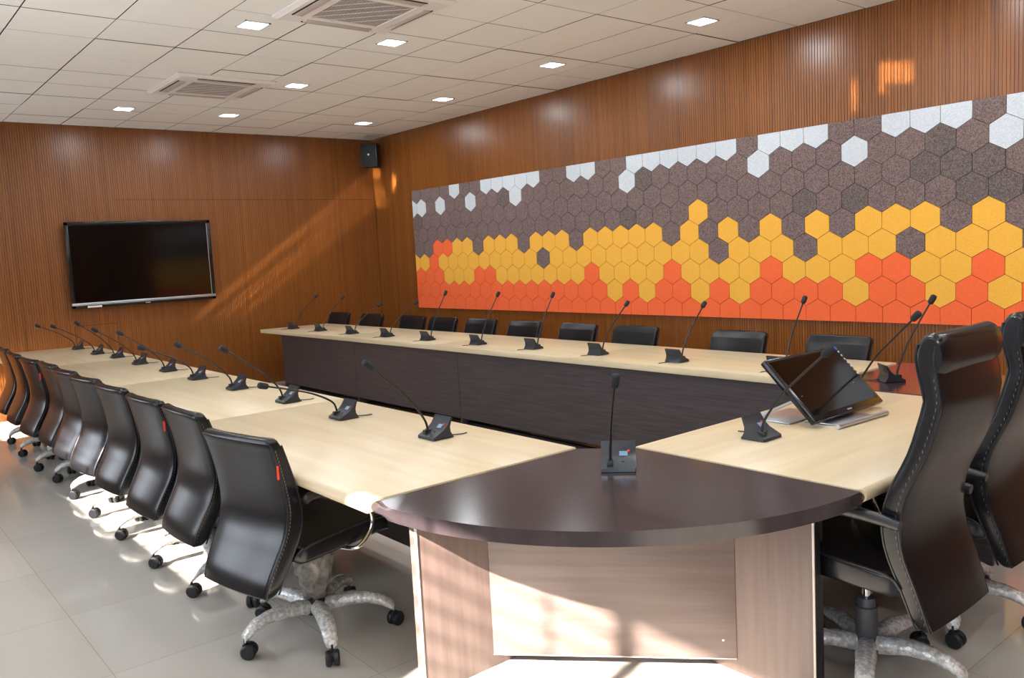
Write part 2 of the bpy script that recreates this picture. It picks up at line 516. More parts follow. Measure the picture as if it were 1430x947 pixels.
def clip_poly(p, x0, x1, z0, z1):
    def cut(p, f):
        out = []
        for i in range(len(p)):
            a, b = p[i], p[(i + 1) % len(p)]
            fa, fb = f(a), f(b)
            if fa >= 0: out.append(a)
            if fa * fb < 0:
                t = fa / (fa - fb); out.append((a[0] + (b[0] - a[0]) * t, a[1] + (b[1] - a[1]) * t))
        return out
    for f in (lambda q: q[0] - x0, lambda q: x1 - q[0], lambda q: q[1] - z0, lambda q: z1 - q[1]):
        if len(p) >= 3: p = cut(p, f)
    return p
gp = 0.0022
for r in range(9):
    zc = (HTOP - HBOT) - HR / 2 - 1.5 * HR * r
    for k in range(NC + (r % 2)):
        xc = (k + 0.5) * HW if r % 2 == 0 else k * HW
        hw, hr = HW / 2 - gp, HR - gp * 1.15
        poly = [(xc + hw, zc - hr / 2), (xc + hw, zc + hr / 2), (xc, zc + hr), (xc - hw, zc + hr / 2), (xc - hw, zc - hr / 2), (xc, zc - hr)]
        poly = clip_poly(poly, 0.001, HW * NC - 0.001, 0.001, HTOP - HBOT - 0.001)
        if len(poly) < 3: continue
        c = G[r][min(k, len(G[r]) - 1)]
        d = 0.011 + random.uniform(0, 0.0015)
        t = bmesh.new()
        fr = [t.verts.new((x, -d, z)) for x, z in poly]
        bk = [t.verts.new((x, 0, z)) for x, z in poly]
        t.faces.new(fr)
        for i in range(len(poly)):
            t.faces.new((fr[i], fr[(i + 1) % len(poly)], bk[(i + 1) % len(poly)], bk[i]))
        cells[(r, k)] = (c, t)
FELT = {'G': ('brown_grey_hexagons', 'felt_brown', 'brownish grey felt hexagons'), 'D': ('dark_grey_hexagons', 'felt_dark', 'darker grey felt hexagons'),
        'W': ('white_hexagons', 'felt_white', 'pale bluish white felt hexagons'), 'Y': ('yellow_hexagons', 'felt_yellow', 'yellow felt hexagons'),
        'O': ('orange_hexagons', 'felt_orange', 'orange felt hexagons')}
left_cells = dict(cells)
while left_cells:                      # one part per connected patch of one colour
    k0 = next(iter(left_cells)); c = left_cells[k0][0]
    stack = [k0]; patch = MB()
    while stack:
        r, k = stack.pop()
        if (r, k) not in left_cells or left_cells[(r, k)][0] != c: continue
        patch.add(left_cells.pop((r, k))[1])
        sh = (0, 1) if r % 2 == 0 else (-1, 0)
        stack += [(r, k - 1), (r, k + 1)] + [(r + dr, k + q) for dr in (-1, 1) for q in sh]
    nm, mt, lb = FELT[c]
    patch.build(nm, M[mt], mural, lb, ang=20)

# ------------------------------------------------------------------ ceiling fittings
index_children()
lamp_labels = {0: 'square ceiling downlight above the left table, beside the nearer air cassette', 1: 'square downlight just past the far corner of the nearer air cassette',
               2: 'square downlight third from the screen wall along the mural side', 3: 'square downlight closest to the camera along the mural side',
               4: 'square downlight to the right of the farther air cassette', 5: 'square downlight second from the screen wall along the mural side',
               6: 'leftmost square downlight, near the screen wall', 7: 'square downlight near the screen wall below the farther air cassette',
               8: 'square downlight nearest the corner with the black speaker'}
for i, (x, y) in enumerate(LAMPS):
    lb = lamp_labels.get(i, 'added square ceiling downlight outside the picture, behind or above the camera')
    t = thing('ceiling_downlight', (x, y, CEIL), 0, lb, 'ceiling light', 'square downlights in the tiled ceiling')
    fr = MB()
    for a in range(4):
        fr.box((-0.098, -0.098, -0.006), (0.098, -0.086, 0.004), mx=Matrix.Rotation(a * PI / 2, 4, 'Z'))
    fr.build('frame', M['white'], t)
    MB().box((-0.086, -0.086, -0.004), (0.086, 0.086, 0.0)).build('diffuser', M['glow'], t)
    l = bpy.data.lights.new('downlight_light', 'AREA')
    l.shape = 'SQUARE'; l.size = 0.17; l.energy = LAMP_W; l.color = (0.93, 0.96, 1.0)
    lo = bpy.data.objects.new('downlight_light', l); COL.objects.link(lo)
    lo.parent = t; lo.location = (0, 0, -0.012)

def cassette(x, y, label):
    t = thing('ceiling_air_conditioner', (x, y, CEIL), 0, label, 'air conditioner', 'ceiling air conditioner cassettes')
    s = 0.475
    p = MB()
    # bevelled square frame round a recessed grille
    outer = [(-s, -s), (s, -s), (s, s), (-s, s)]
    def ring(k, z): return [Vector((a * k / s, b * k / s, z)) for a, b in outer]
    p.rings([ring(s, 0.0), ring(s, -0.012), ring(s - 0.03, -0.03), ring(0.275, -0.036), ring(0.268, -0.024)], cap=False)
    p.build('panel', M['acwhite'], t, ang=15)
    for a in range(4):
        m_ = Matrix.Rotation(a * PI / 2, 4, 'Z')
        b = MB()
        b.box((-0.27, -0.40, -0.040), (0.27, -0.335, -0.026), 0.004, mx=m_)
        b.build('air_flap', M['acslot'], t)
        e = MB().box((-0.28, -0.412, -0.037), (0.28, -0.404, -0.0315), mx=m_)
        e.build('flap_gap', M['ceilgap'], t)
    MB().box((-0.27, -0.27, -0.028), (0.27, 0.27, -0.024)).build('filter', M['acdark'], t)
    g_ = MB()
    n = 26
    for k in range(n + 1):
        q = -0.265 + 0.53 * k / n
        g_.box((q - 0.002, -0.265, -0.032), (q + 0.002, 0.265, -0.029))
        g_.box((-0.265, q - 0.002, -0.032), (0.265, q + 0.002, -0.029))
    for k in (-0.30, -0.15, 0.0, 0.15, 0.30):      # diagonal strengthening ribs
        a0 = Vector((max(-0.265, k - 0.265), 0, 0))
        pts = [(x_, x_ - k) for x_ in (max(-0.262, -0.262 + k), min(0.262, 0.262 + k))]
        g_.tube([(pts[0][0], pts[0][1], -0.033), (pts[1][0], pts[1][1], -0.033)], 0.005, 6, 0)
    g_.build('grille', M['acslot'], t)
    return t
cassette(2.83, -3.45, 'ceiling air conditioner cassette nearer the screen wall')
cassette(5.83, -3.46, 'ceiling air conditioner cassette cut by the top edge of the picture')

# ------------------------------------------------------------------ screen on the west wall
tv = thing('wall_display', (0.0, -3.46, 1.25), 0, 'large black flat display mounted on the teak wall', 'display')
MB().box((0.002, -0.45, 0.25), (0.065, 0.45, 0.75), 0.005).build('wall_bracket', M['blackplastic'], tv)
mb = MB().box((0.06, -0.865, 0.0), (0.105, 0.865, 1.03), 0.008)
mb.build('housing', M['bezel'], tv)
bz = MB()
bz.box((0.1, -0.868, 0.99), (0.122, 0.868, 1.034), 0.004); bz.box((0.1, -0.868, 0.0), (0.122, -0.825, 1.03), 0.004); bz.box((0.1, 0.825, 0.0), (0.122, 0.868, 1.03), 0.004)
bz.box((0.1, -0.868, -0.003), (0.122, 0.868, 0.03), 0.004)
bz.build('bezel', M['bezel'], tv)
MB().box((0.1, -0.868, 0.03), (0.126, 0.868, 0.062), 0.004).build('silver_strip', M['satin'], tv, 'silver strip under the glass')
MB().box((0.1, -0.826, 0.062), (0.112, 0.826, 0.991)).build('screen', M['screen'], tv)
MB().box((0.122, -0.70, 0.0), (0.128, -0.54, 0.022), 0.002).build('sticker', M['white'], tv, 'small white sticker')
MB().box((0.1225, 0.815, 0.06), (0.1235, 0.822, 0.99)).build('edge_highlight_strip', M['satin'], tv)  # thin bright strip modelled as the highlight along the bezel edge
MB().box((0.1225, -0.03, 0.008), (0.127, 0.03, 0.018)).build('logo', M['satin'], tv)

# speaker in the corner
sp = thing('wall_speaker', (0.42, -0.27, 3.15), math.radians(45), 'black loudspeaker hung high in the corner of the two teak walls', 'speaker')
MB().box((-0.12, -0.11, -0.17), (0.12, 0.11, 0.17), 0.012).build('cabinet', M['blackplastic'], sp)
MB().box((-0.105, -0.121, -0.155), (0.105, -0.105, 0.155), 0.006).build('grille', M['grille_black'], sp)
MB().box((-0.012, -0.124, -0.006), (0.012, -0.12, 0.018)).build('badge', M['white'], sp, 'small white badge')
MB().tube([(0, 0.1, 0), (0, 0.20, 0.0), (0, 0.26, 0.03)], 0.018, 8).build('bracket', M['blackplastic'], sp)

# ------------------------------------------------------------------ tables
def bullnose(poly, z0, z1): return MB().prism(poly, z0, z1, 0.018, 4)
TT = 0.045
# left run
lt = thing('conference_table', (4.4, -4.7, 0), 0, 'long maple conference table with the row of office chairs along it', 'table')
def loc(pts, o): return [(x - o[0], y - o[1]) for x, y in pts]
O = (4.4, -4.7)
segs = [0.18, 2.30, 4.40, 6.50, 8.597]
for i in range(4):
    a, b = segs[i] + 0.0008, segs[i + 1] - 0.0008
    p = [(a, -5.225), (b, -5.225), (b, -4.19), (a, -4.19)]
    if i == 0: p[0] = (0.07, -5.225); p[3] = (0.25, -4.19)
    t = bmesh.new()
    mbb = MB().prism(loc(p, O), TZ - TT, TZ, 0.006, 2)
    mbb.build('tabletop', M['maple'], lt)
for i in range(4):
    MB().box((max(segs[i] + 0.25, 1.35) - O[0], 0.36, 0.10), (segs[i + 1] - (0.02 if i < 3 else 0.1) - O[0], 0.378, TZ - TT)).build('modesty_panel', M['wenge'], lt)
for x in (1.35, 2.30, 4.40, 6.50):
    MB().box((x - 0.0125 - O[0], -0.30, 0), (x + 0.0125 - O[0], 0.36, TZ - TT), 0.002).build('leg_panel', M['wenge'], lt)
# outer bullnose rail
MB().tube([(0.07 - O[0], -0.525, TZ - TT / 2), (8.597 - O[0], -0.525, TZ - TT / 2)], TT / 2, 16, 0).build('edge_moulding', M['maple'], lt)

# far run
ft = thing('conference_table', (4.4, -1.7, 0), 0, 'long maple conference table with dark front panels, along the mural wall', 'table')
O = (4.4, -1.7)
segs = [0.46, 2.55, 4.45, 6.40, 8.58]
fs = [0.98, 2.88, 4.84, 6.82, 8.57]
for i in range(4):
    a, b = segs[i] + 0.0008, segs[i + 1] - 0.0008
    p = [(a, -2.135), (b, -2.135), (b, -1.23), (a, -1.23)]
    if i == 0: p[0] = (0.45, -2.16); p[3] = (0.58, -1.24)
    MB().prism(loc(p, O), TZ - TT, TZ, 0.004, 2).build('tabletop', M['maple'], ft)
YF = -2.0
for i in range(4):
    MB().box((fs[i] + 0.008 - O[0], -0.40, 0.12), (fs[i + 1] - 0.008 - O[0], -0.382, TZ - TT)).build('modesty_panel', M['wenge'], ft)
for x in (0.975, 2.88, 4.84, 6.82):
    MB().box((x - 0.0125 - O[0], -0.398, 0), (x + 0.0125 - O[0], 0.25, TZ - TT), 0.002).build('leg_panel', M['wenge'], ft)
MB().tube([(-3.2, -0.30, 0.05), (-1.5, -0.27, 0.03), (0.3, -0.31, 0.05), (2.2, -0.28, 0.03), (4.0, -0.3, 0.05)], 0.03, 8).build('cable_bundle', M['blackplastic'], ft, 'dark cables lying under the front panels')

# head table
ht = thing('conference_table', (9.3, -3.15, 0), 0, 'short maple head table carrying the touch monitor, between the two dark corner tables', 'table')
O = (9.3, -3.15)
p = [(8.79, -4.02), (9.80, -4.02), (9.80, -2.28), (8.79, -2.28)]
MB().prism(loc(p, O), TZ - TT, TZ, 0.006, 2).build('tabletop', M['maple_y'], ht)
MB().tube([(0.5, -0.87, TZ - TT / 2), (0.5, 0.87, TZ - TT / 2)], TT / 2, 16, 0).build('edge_moulding', M['maple_y'], ht)
MB().box((-0.35, -0.80, 0.10), (-0.332, 0.85, TZ - TT)).build('modesty_panel', M['wenge'], ht)
for y in (-0.78, 0.80):
    MB().box((-0.33, y - 0.0125, 0), (0.30, y + 0.0125, TZ - TT), 0.002).build('leg_panel', M['wenge'], ht)

def corner_table(cx, cy, r, sgn, label, detailed):
    """quarter round corner piece; sgn -1 bulges to -y, +1 to +y"""
    t = thing('corner_table', (cx, cy, 0), 0, label, 'table', 'dark quarter round corner tables')
    arc = []
    for k in range(0, 31):
        a = math.radians(-90 + 90 * k / 30)
        arc.append((r * math.cos(a) * 1.0, r * math.sin(a)))
    poly = [(-0.05, -r)] + arc[1:] + [(r + 0.0, 0.03), (0.16, 0.03), (-0.05, -0.15)]
    if sgn > 0: poly = [(x, -y) for x, y in reversed(poly)]
    MB().prism(poly, TZ - 0.05, TZ, 0.0245, 7).build('tabletop', M['wenge_top'], t, 'dark wenge top with rounded edge', ang=60)
    return t
c1 = corner_table(8.65, -4.05, 1.165, -1, 'dark quarter round corner table in the foreground with pale end panels', True)
c2 = corner_table(8.65, -2.25, 1.055, 1, 'dark quarter round corner table at the far end, beside the mural wall', False)
# foreground corner table supports (local to 8.65,-4.05)
def loc3(x, y, z=0): return (x - 8.65, y + 4.05, z)
MB().box(loc3(8.585, -5.05, 0), loc3(8.62, -4.22, TZ - 0.05), 0.001).build('end_panel', M['wenge_panel'], c1, 'broad end panel, left')
MB().box(loc3(8.6195, -5.055, 0), loc3(8.6225, -5.045, TZ - 0.05)).build('edge_band', M['lightedge'], c1, 'pale vertical edge band')
MB().box(loc3(8.585, -5.0535, 0), loc3(8.619, -5.0495, TZ - 0.05)).build('edge_band', M['wenge_cross'], c1)
MB().box(loc3(8.83, -4.08, 0), loc3(9.66, -4.045, TZ - 0.05), 0.001).build('end_panel', M['wenge_panel'], c1, 'broad end panel, right')
MB().box(loc3(9.655, -4.083, 0), loc3(9.663, -4.078, TZ - 0.05)).build('edge_band', M['lightedge'], c1)
MB().box(loc3(9.66, -4.079, 0), loc3(9.664, -4.046, TZ - 0.05)).build('edge_band', M['blackplastic'], c1, 'black edge band')
a, b = Vector((8.623, -4.72, 0)), Vector((9.33, -4.083, 0))
d = (b - a); L_ = d.length; ang = math.atan2(d.y, d.x)
mx = Matrix.Translation(Vector(loc3(a.x, a.y, 0))) @ Matrix.Rotation(ang, 4, 'Z')
MB().box((0.0, 0.0, 0.055), (L_, 0.018, TZ - 0.05), 0.001, mx=mx).build('front_panel', M['wenge_cross'], c1, 'pale cross-grained front panel set diagonally')
MB().box((0.0, -0.001, 0.052), (L_, 0.019, 0.056), mx=mx).build('edge_band', M['lightedge'], c1)
MB().lathe([(0.004, 0), (0.005, 0.002), (0.0, 0.003)], 10, mx=mx @ Matrix.Translation((L_ - 0.05, -0.001, 0.13)) @ Matrix.Rotation(PI / 2, 4, 'X')).build('screw_cap', M['white'], c1)
O = (8.65, -2.25)
MB().box((-0.03, 0.15, 0), (0.0, 0.95, TZ - 0.05)).build('end_panel', M['wenge'], c2)
MB().box((0.18, 0.02, 0), (0.95, 0.045, TZ - 0.05)).build('end_panel', M['wenge'], c2)

# ------------------------------------------------------------------ office chairs
def rrect(hw, y0, y1, z, r, n=4, bulge=0.0, lean=None):
    """rounded rectangle ring at height z; y0 rear, y1 front; bulge pushes the rear face outward in the middle"""
    r = min(r, hw * 0.9, (y1 - y0) * 0.49)
    pts = []
    for (cx, cy, a0) in ((hw - r, y0 + r, -90), (hw - r, y1 - r, 0), (-hw + r, y1 - r, 90), (-hw + r, y0 + r, 180)):
        for k in range(n + 1):
            a = math.radians(a0 + 90 * k / n)
            pts.append([cx + r * math.cos(a), cy + r * math.sin(a)])
    out = []
    # subdivide rear & front spans for the bulge
    N = len(pts)
    for i in range(N):
        p, q = pts[i], pts[(i + 1) % N]
        out.append(p)
        if abs(p[1] - q[1]) < 1e-6 and abs(p[0] - q[0]) > 0.05:
            for s in range(1, 6):
                t = s / 6
                x = p[0] + (q[0] - p[0]) * t
                out.append([x, p[1]])
    res = []
    for x, y in out:
        k = 1 - (x / hw) ** 2
        yy = y - bulge * k if y < (y0 + y1) / 2 else y - bulge * k * 1.6
        res.append(Vector((x, yy, z)))
    return res

def interp(tab, z):
    if z <= tab[0][0]: return list(tab[0][1:])
    if z >= tab[-1][0]: return list(tab[-1][1:])
    for i in range(len(tab) - 1):
        if tab[i][0] <= z <= tab[i + 1][0]:
            h = tab[i + 1][0] - tab[i][0]
            t = (z - tab[i][0]) / h
            out = []
            for c in range(1, len(tab[0])):
                def slope(j):
                    if j == 0: return (tab[1][c] - tab[0][c]) / (tab[1][0] - tab[0][0])
                    if j == len(tab) - 1: return (tab[-1][c] - tab[-2][c]) / (tab[-1][0] - tab[-2][0])
                    return (tab[j + 1][c] - tab[j - 1][c]) / (tab[j + 1][0] - tab[j - 1][0])
                p0, p1, m0, m1 = tab[i][c], tab[i + 1][c], slope(i) * h, slope(i + 1) * h
                out.append((2 * t ** 3 - 3 * t * t + 1) * p0 + (t ** 3 - 2 * t * t + t) * m0 + (3 * t * t - 2 * t ** 3) * p1 + (t ** 3 - t * t) * m1)
            return out

def build_back(tab, parent, headrest=False):
    """tab rows: z, rear y, front y, half width"""
    z0, z1 = tab[0][0], tab[-1][0]
    n = 34
    rings = []
    def ring(z, inset, zz=None):
        yr, yf, hw = interp(tab, z)
        mid = (yr + yf) / 2; h = (yf - yr) / 2 - inset
        return rrect(hw - inset, mid - h, mid + h, z if zz is None else zz, 0.014, bulge=0.012 if not headrest else 0.008)
    rings.append(ring(z0, 0.028, z0 - 0.000)); rings.append(ring(z0, 0.012, z0 + 0.004)); rings.append(ring(z0, 0.003, z0 + 0.014))
    for k in range(1, n):
        z = z0 + 0.02 + (z1 - z0 - 0.05) * k / n
        rings.append(ring(z, 0))
    for k in range(1, 7):
        a = k / 6 * PI / 2
        yr, yf, hw = interp(tab, z1)
        h = (yf - yr) / 2
        rings.append(ring(z1, (1 - math.cos(a)) * (h - 0.003), z1 - h + math.sin(a) * h))
    b = MB().rings(rings).build('backrest', M['leather'], parent, ang=50)
    # piping along both side edges
    for sx in (-1, 1):
        for which in (0, 1):
            pm = MB()
            pts = []
            for k in range(0, 22):
                z = z0 + 0.01 + (z1 - z0 - 0.045) * k / 21
                yr, yf, hw = interp(tab, z)
                pts.append((sx * (hw - 0.002), (yr + 0.006) if which == 0 else (yf - 0.006), z))
            pm.tube(pts, 0.0045, 6, 1).build('piping', M['piping'], b)
    for sx in (-1, 1):
        st = MB()
        for k in range(40):
            z = z0 + 0.03 + (z1 - z0 - 0.09) * k / 39
            yr, yf, hw = interp(tab, z)
            z_b = z + 0.010
            st.box((sx * hw - 0.0008, yr + 0.016, z), (sx * hw + 0.0008, yr + 0.0172, z_b))
        st.build('stitching', M['stitch'], b)
    return b

def seat_mesh(hw, y0, y1, zt, zb):
    """cushion that thins toward the rear with a rolled front"""
    rings = []
    n = 18
    for k in range(n + 1):
        t = k / n
        y = y0 + (y1 - y0) * t
        e = min(1.0, t / 0.12); f = min(1.0, (1 - t) / 0.14)
        s = math.sqrt(max(0, 1 - (1 - e) ** 2)); s2 = math.sqrt(max(0, 1 - (1 - f) ** 2))
        top = zt - 0.035 * (1 - t) ** 2 + 0.0 - (1 - s2) * 0.045
        th = (zt - zb) * (0.78 + 0.22 * t)
        mid = top - th / 2
        h = th / 2 * (0.25 + 0.75 * min(s, s2))
        w = hw * (0.93 + 0.07 * math.sin(PI * min(1, t * 1.1 + 0.05))) * (0.9 + 0.1 * min(s, s2))
        ring = []
        rc = min(0.016, h * 0.8)
        for (cx, cz, a0) in ((w - rc, mid + h - rc, 0), (-w + rc, mid + h - rc, 90), (-w + rc, mid - h + rc, 180), (w - rc, mid - h + rc, 270)):
            for q in range(5):
                a = math.radians(a0 + 90 * q / 4)
                ring.append(Vector((cx + rc * math.cos(a), y, cz + rc * math.sin(a))))
            if a0 == 0:
                for q in range(1, 6):
                    px = (w - rc) * (1 - 2 * q / 6)
                    ring.append(Vector((px, y, mid + h + 0.010 * (1 - (px / w) ** 2))))
            if a0 == 180:
                for q in range(1, 6):
                    px = (w - rc) * (-1 + 2 * q / 6)
                    ring.append(Vector((px, y, mid - h)))
        rings.append(ring)
    return MB().rings(rings)

def build_chair(tab, seat_z, star, big=False, wrapped_column=True):
    t = thing('office_chair', (0, 0, 0))
    build_back(tab, t, big)
    zt, zb = seat_z
    s = seat_mesh(0.255, -0.26, 0.27, zt, zb).build('seat', M['leather'], t, ang=50)
    for sx in (-1, 1):
        pts = [(sx * 0.247, -0.245, zb + 0.03), (sx * 0.252, -0.20, zt - 0.028), (sx * 0.256, -0.05, zt - 0.014), (sx * 0.256, 0.12, zt - 0.008), (sx * 0.25, 0.24, zt - 0.02)]
        MB().tube(pts, 0.004, 6, 5).build('piping', M['piping'], s)
    # back support bar and tilt mechanism
    yb = interp(tab, zt + 0.05)[1]
    MB().tube([(0, -0.05, zb - 0.015), (0, -0.2, zb - 0.02), (0, yb - 0.01, zb + 0.04), (0, yb + 0.0, zt + 0.06)], 0.02, 8).build('back_support', M['blackplastic'], t)
    mech = MB().box((-0.09, -0.13, zb - 0.045), (0.09, 0.12, zb + 0.005), 0.01)
    mech.tube([(0.08, 0.04, zb - 0.025), (0.17, 0.05, zb - 0.03), (0.23, 0.05, zb - 0.03)], 0.006, 6, 3)
    mech.build('tilt_mechanism', M['blackplastic'], t)
    # gas lift
    col = MB().lathe([(0.0, 0.10), (0.055, 0.10), (0.06, 0.125), (0.048, 0.15), (0.040, 0.155), (0.040, 0.27), (0.033, 0.275), (0.030, 0.305), (0.0, 0.305)], 20)
    g_ = col.build('gas_lift_cover', M['greyplastic'] if big else M['blackplastic'], t)
    MB().lathe([(0.0, 0.30), (0.014, 0.30), (0.014, zb - 0.03), (0.0, zb - 0.03)], 14).build('gas_lift_rod', M['chrome'], t)
    if wrapped_column:
        rr = []
        for k in range(7):
            z = 0.17 + (zb - 0.02 - 0.17) * k / 6
            rr.append([Vector(((0.045 + 0.04 * math.sin(k / 6 * PI * 0.8) + 0.012 * math.sin(q * 2.3 + k)) * math.cos(2 * PI * q / 16),
                               (0.045 + 0.04 * math.sin(k / 6 * PI * 0.8) + 0.012 * math.cos(q * 1.7 + k * 2)) * math.sin(2 * PI * q / 16), z)) for q in range(16)])
        MB().rings(rr).build('plastic_wrapping', M['plasticbag'], t, 'crumpled clear plastic round the column', ang=80)
    # five wrapped star legs, five casters
    for k in range(5):
        a = math.radians(star + 72 * k)
        mx = Matrix.Rotation(a, 4, 'Z')
        rings = []
        prof = [(0.04, 0.125, 0.030, 0.030), (0.09, 0.135, 0.031, 0.029), (0.16, 0.145, 0.030, 0.026), (0.23, 0.142, 0.029, 0.023), (0.29, 0.125, 0.028, 0.022), (0.325, 0.103, 0.026, 0.021), (0.345, 0.085, 0.020, 0.016)]
        for i, (r, z, hw, hh) in enumerate(prof):
            ring = []
            for q in range(14):
                th = 2 * PI * q / 14
                j = 1 + 0.07 * math.sin(q * 2.1 + i * 1.7 + k) + 0.05 * math.sin(q * 3.7 - i * 2.3)
                ring.append(Vector((r, 1.18 * hw * j * math.cos(th), z + 0.004 + 1.15 * hh * j * math.sin(th))))
            rings.append(ring)
        sub = MB(); sub.rings(rings)
        lg = MB(); lg.add(sub.bm, mx)
        leg = lg.build('leg', M['wrap'], t, ang=70)
        ca = random.uniform(0, 2 * PI)
        cm = mx @ Matrix.Translation((0.338, 0, 0)) @ Matrix.Rotation(ca, 4, 'Z')
        cs = MB()
        for sy in (-1, 1):
            cs.lathe([(0.0, -0.012), (0.029, -0.012), (0.033, -0.006), (0.033, 0.006), (0.027, 0.012), (0.0, 0.013)], 18,
                     mx=cm @ Matrix.Translation((0.012, sy * 0.017, 0.033)) @ Matrix.Rotation(-sy * PI / 2, 4, 'X'))
        cs.tube([tuple(cm @ Vector((0, 0, 0.035))), tuple(cm @ Vector((0, 0, 0.088)))], 0.009, 8, 0)
        hood = MB()
        hr = []
        for q in range(9):
            th = PI * q / 8
            hr.append([Vector((0.012 + 0.033 * math.cos(th), w_, 0.030 + 0.033 * math.sin(th))) for w_ in (-0.006, 0.006)])
        cs.box((-0.015, -0.006, 0.02), (0.03, 0.006, 0.062), 0.004, mx=cm)
        cs.build('caster', M['darkplastic'], t)
    # armrests: padded top running into a chrome loop down to the seat
    for sx in (-1, 1):
        x = sx * 0.275
        if big:
            pad = MB().tube([(x, -0.26, zt + 0.16), (x, -0.12, zt + 0.175), (x, 0.04, zt + 0.175), (x, 0.13, zt + 0.165), (x, 0.17, zt + 0.14)], [0.018, 0.022, 0.024, 0.021, 0.014], 10, 5).build('armrest', M['blackplastic'], t)
            MB().tube([(x, 0.155, zt + 0.15), (x, 0.19, zt + 0.10), (x, 0.195, zt + 0.03), (x, 0.165, zt - 0.05), (x * 0.97, 0.12, zb - 0.010), (x * 0.6, 0.07, zb - 0.014)], 0.0105, 10, 6).build('chrome_support', M['chrome'], pad, 'chrome tube')
            continue
        pad = MB().tube([(x, interp(tab, zt + 0.16)[1] - 0.01, zt + 0.17), (x, -0.18, zt + 0.185), (x, -0.08, zt + 0.175), (x, 0.03, zt + 0.125), (x, 0.085, zt + 0.075)],
                        [0.016, 0.02, 0.022, 0.018, 0.013], 10, 5).build('armrest', M['blackplastic'], t)
        MB().tube([(x, 0.07, zt + 0.095), (x, 0.112, zt + 0.045), (x, 0.122, zt - 0.01), (x, 0.095, zt - 0.06), (x * 0.97, 0.03, zb - 0.012), (x * 0.6, 0.0, zb - 0.014)], 0.0105, 10, 6).build('chrome_support', M['chrome'], pad, 'chrome tube')
    return t

MID = [(0.335, -0.405, -0.335, 0.222), (0.40, -0.388, -0.305, 0.228), (0.48, -0.348, -0.262, 0.234), (0.56, -0.306, -0.222, 0.240), (0.64, -0.285, -0.205, 0.243),
       (0.72, -0.286, -0.212, 0.242), (0.82, -0.303, -0.236, 0.240), (0.92, -0.328, -0.268, 0.242), (0.98, -0.345, -0.288, 0.243)]
HIGH = [(0.34, -0.345, -0.285, 0.232), (0.48, -0.30, -0.235, 0.242), (0.60, -0.258, -0.190, 0.248), (0.70, -0.248, -0.178, 0.248), (0.80, -0.268, -0.20, 0.246),
        (0.94, -0.330, -0.264, 0.242), (1.06, -0.366, -0.30, 0.240), (1.12, -0.376, -0.314, 0.238), (1.19, -0.366, -0.298, 0.238), (1.26, -0.356, -0.286, 0.238), (1.335, -0.366, -0.302, 0.236)]
proto = build_chair(MID, (0.535, 0.445), -28)
def red_tag(root):
    # small fabric tag sewn in the side seam
    o = MB().box((0.2405, -0.314, 0.812), (0.2435, -0.304, 0.868), 0.0015).build('tag', M['redtag'], root, 'small red tag on the side seam')
    return o
index_children()
left = [('nearest the camera in the left row, red tag on its side', 7.80, -5.08, 11, 1), ('second from the camera in the left row', 7.00, -5.02, 1, 0), ('third from the camera in the left row, red tag', 6.40, -5.03, 3, 1),
        ('fourth from the camera in the left row', 5.71, -5.03, 4, 0), ('fifth in the left row, its back partly sunlit', 5.05, -5.03, 6, 0),
        ('sixth in the left row, back striped with sunlight', 4.42, -5.02, 4, 0), ('seventh in the left row, back in shade', 3.77, -5.0, 1, 0),
        ('eighth in the left row, red tag on its side', 3.18, -5.03, 4, 1), ('second from the far end of the left row', 2.41, -5.02, 0, 0), ('farthest in the left row, cut by the picture edge', 1.63, -4.99, 0, 0)]
STARK = [0, 33, 10, 50, 22, 5, 41, 15, 60, 30]
for i, (lb, x, y, rz, rt) in enumerate(left):
    o = proto if i == 0 else copy_tree(proto)
    o.location = (x, y, 0); o.rotation_euler = (0, 0, math.radians(rz))
    tag(o, 'black leather office chair, ' + lb, 'chair', 'office chairs along the left table')
    if rt: red_tag(o)
    o['row'] = i
for o in list(COL.objects):
    if 'row' in o.keys(): del o['row']
far_x = [0.71, 1.59, 2.57, 3.22, 3.94, 4.66, 5.44, 6.19, 7.27, 8.09]
ords = ['first', 'second', 'third', 'fourth', 'fifth', 'sixth', 'seventh', 'eighth', 'ninth', 'tenth']
for i, x in enumerate(far_x):
    o = copy_tree(proto)
    o.location = (x, -1.40, -0.0); o.rotation_euler = (0, 0, PI + math.radians(random.uniform(-3, 3)))
    o.scale = (1, 1, 0.965)
    w = ords[i] + ' from the screen wall behind the far table' if i < 8 else ('just left of the touch monitor, behind the far table' if i == 8 else 'directly behind the touch monitor at the far table')
    tag(o, 'black office chair by the mural, ' + w, 'chair', 'office chairs behind the far table')

# high-backed chairs at the head table
hc = build_chair(HIGH, (0.545, 0.445), 8 - 90, big=True, wrapped_column=False)
# headrest roll
hb = MB()
rings = []
for k in range(13):
    x = -0.239 + 0.478 * k / 12
    e = min(1, (0.239 - abs(x)) / 0.02 + 0.82)
    rings.append([Vector((x, -0.340 + 0.044 * math.cos(a) * e, 1.262 + 0.072 * math.sin(a) * e)) for a in [2 * PI * q / 18 for q in range(18)]])
hb.rings(rings).build('headrest', M['leather'], hc, ang=60)
index_children()
hc.location = (9.68, -3.755, 0); hc.rotation_euler = (0, 0, PI / 2)
tag(hc, 'black high-backed leather chair at the head table, nearer and fully in view', 'chair', 'high-backed chairs at the head table')
h2 = copy_tree(hc)
h2.location = (9.65, -3.02, 0.015); h2.rotation_euler = (0, 0, PI / 2 + math.radians(2))
h2.location.z = 0
tag(h2, 'black high-backed leather chair cut by the right edge of the picture', 'chair', 'high-backed chairs at the head table')

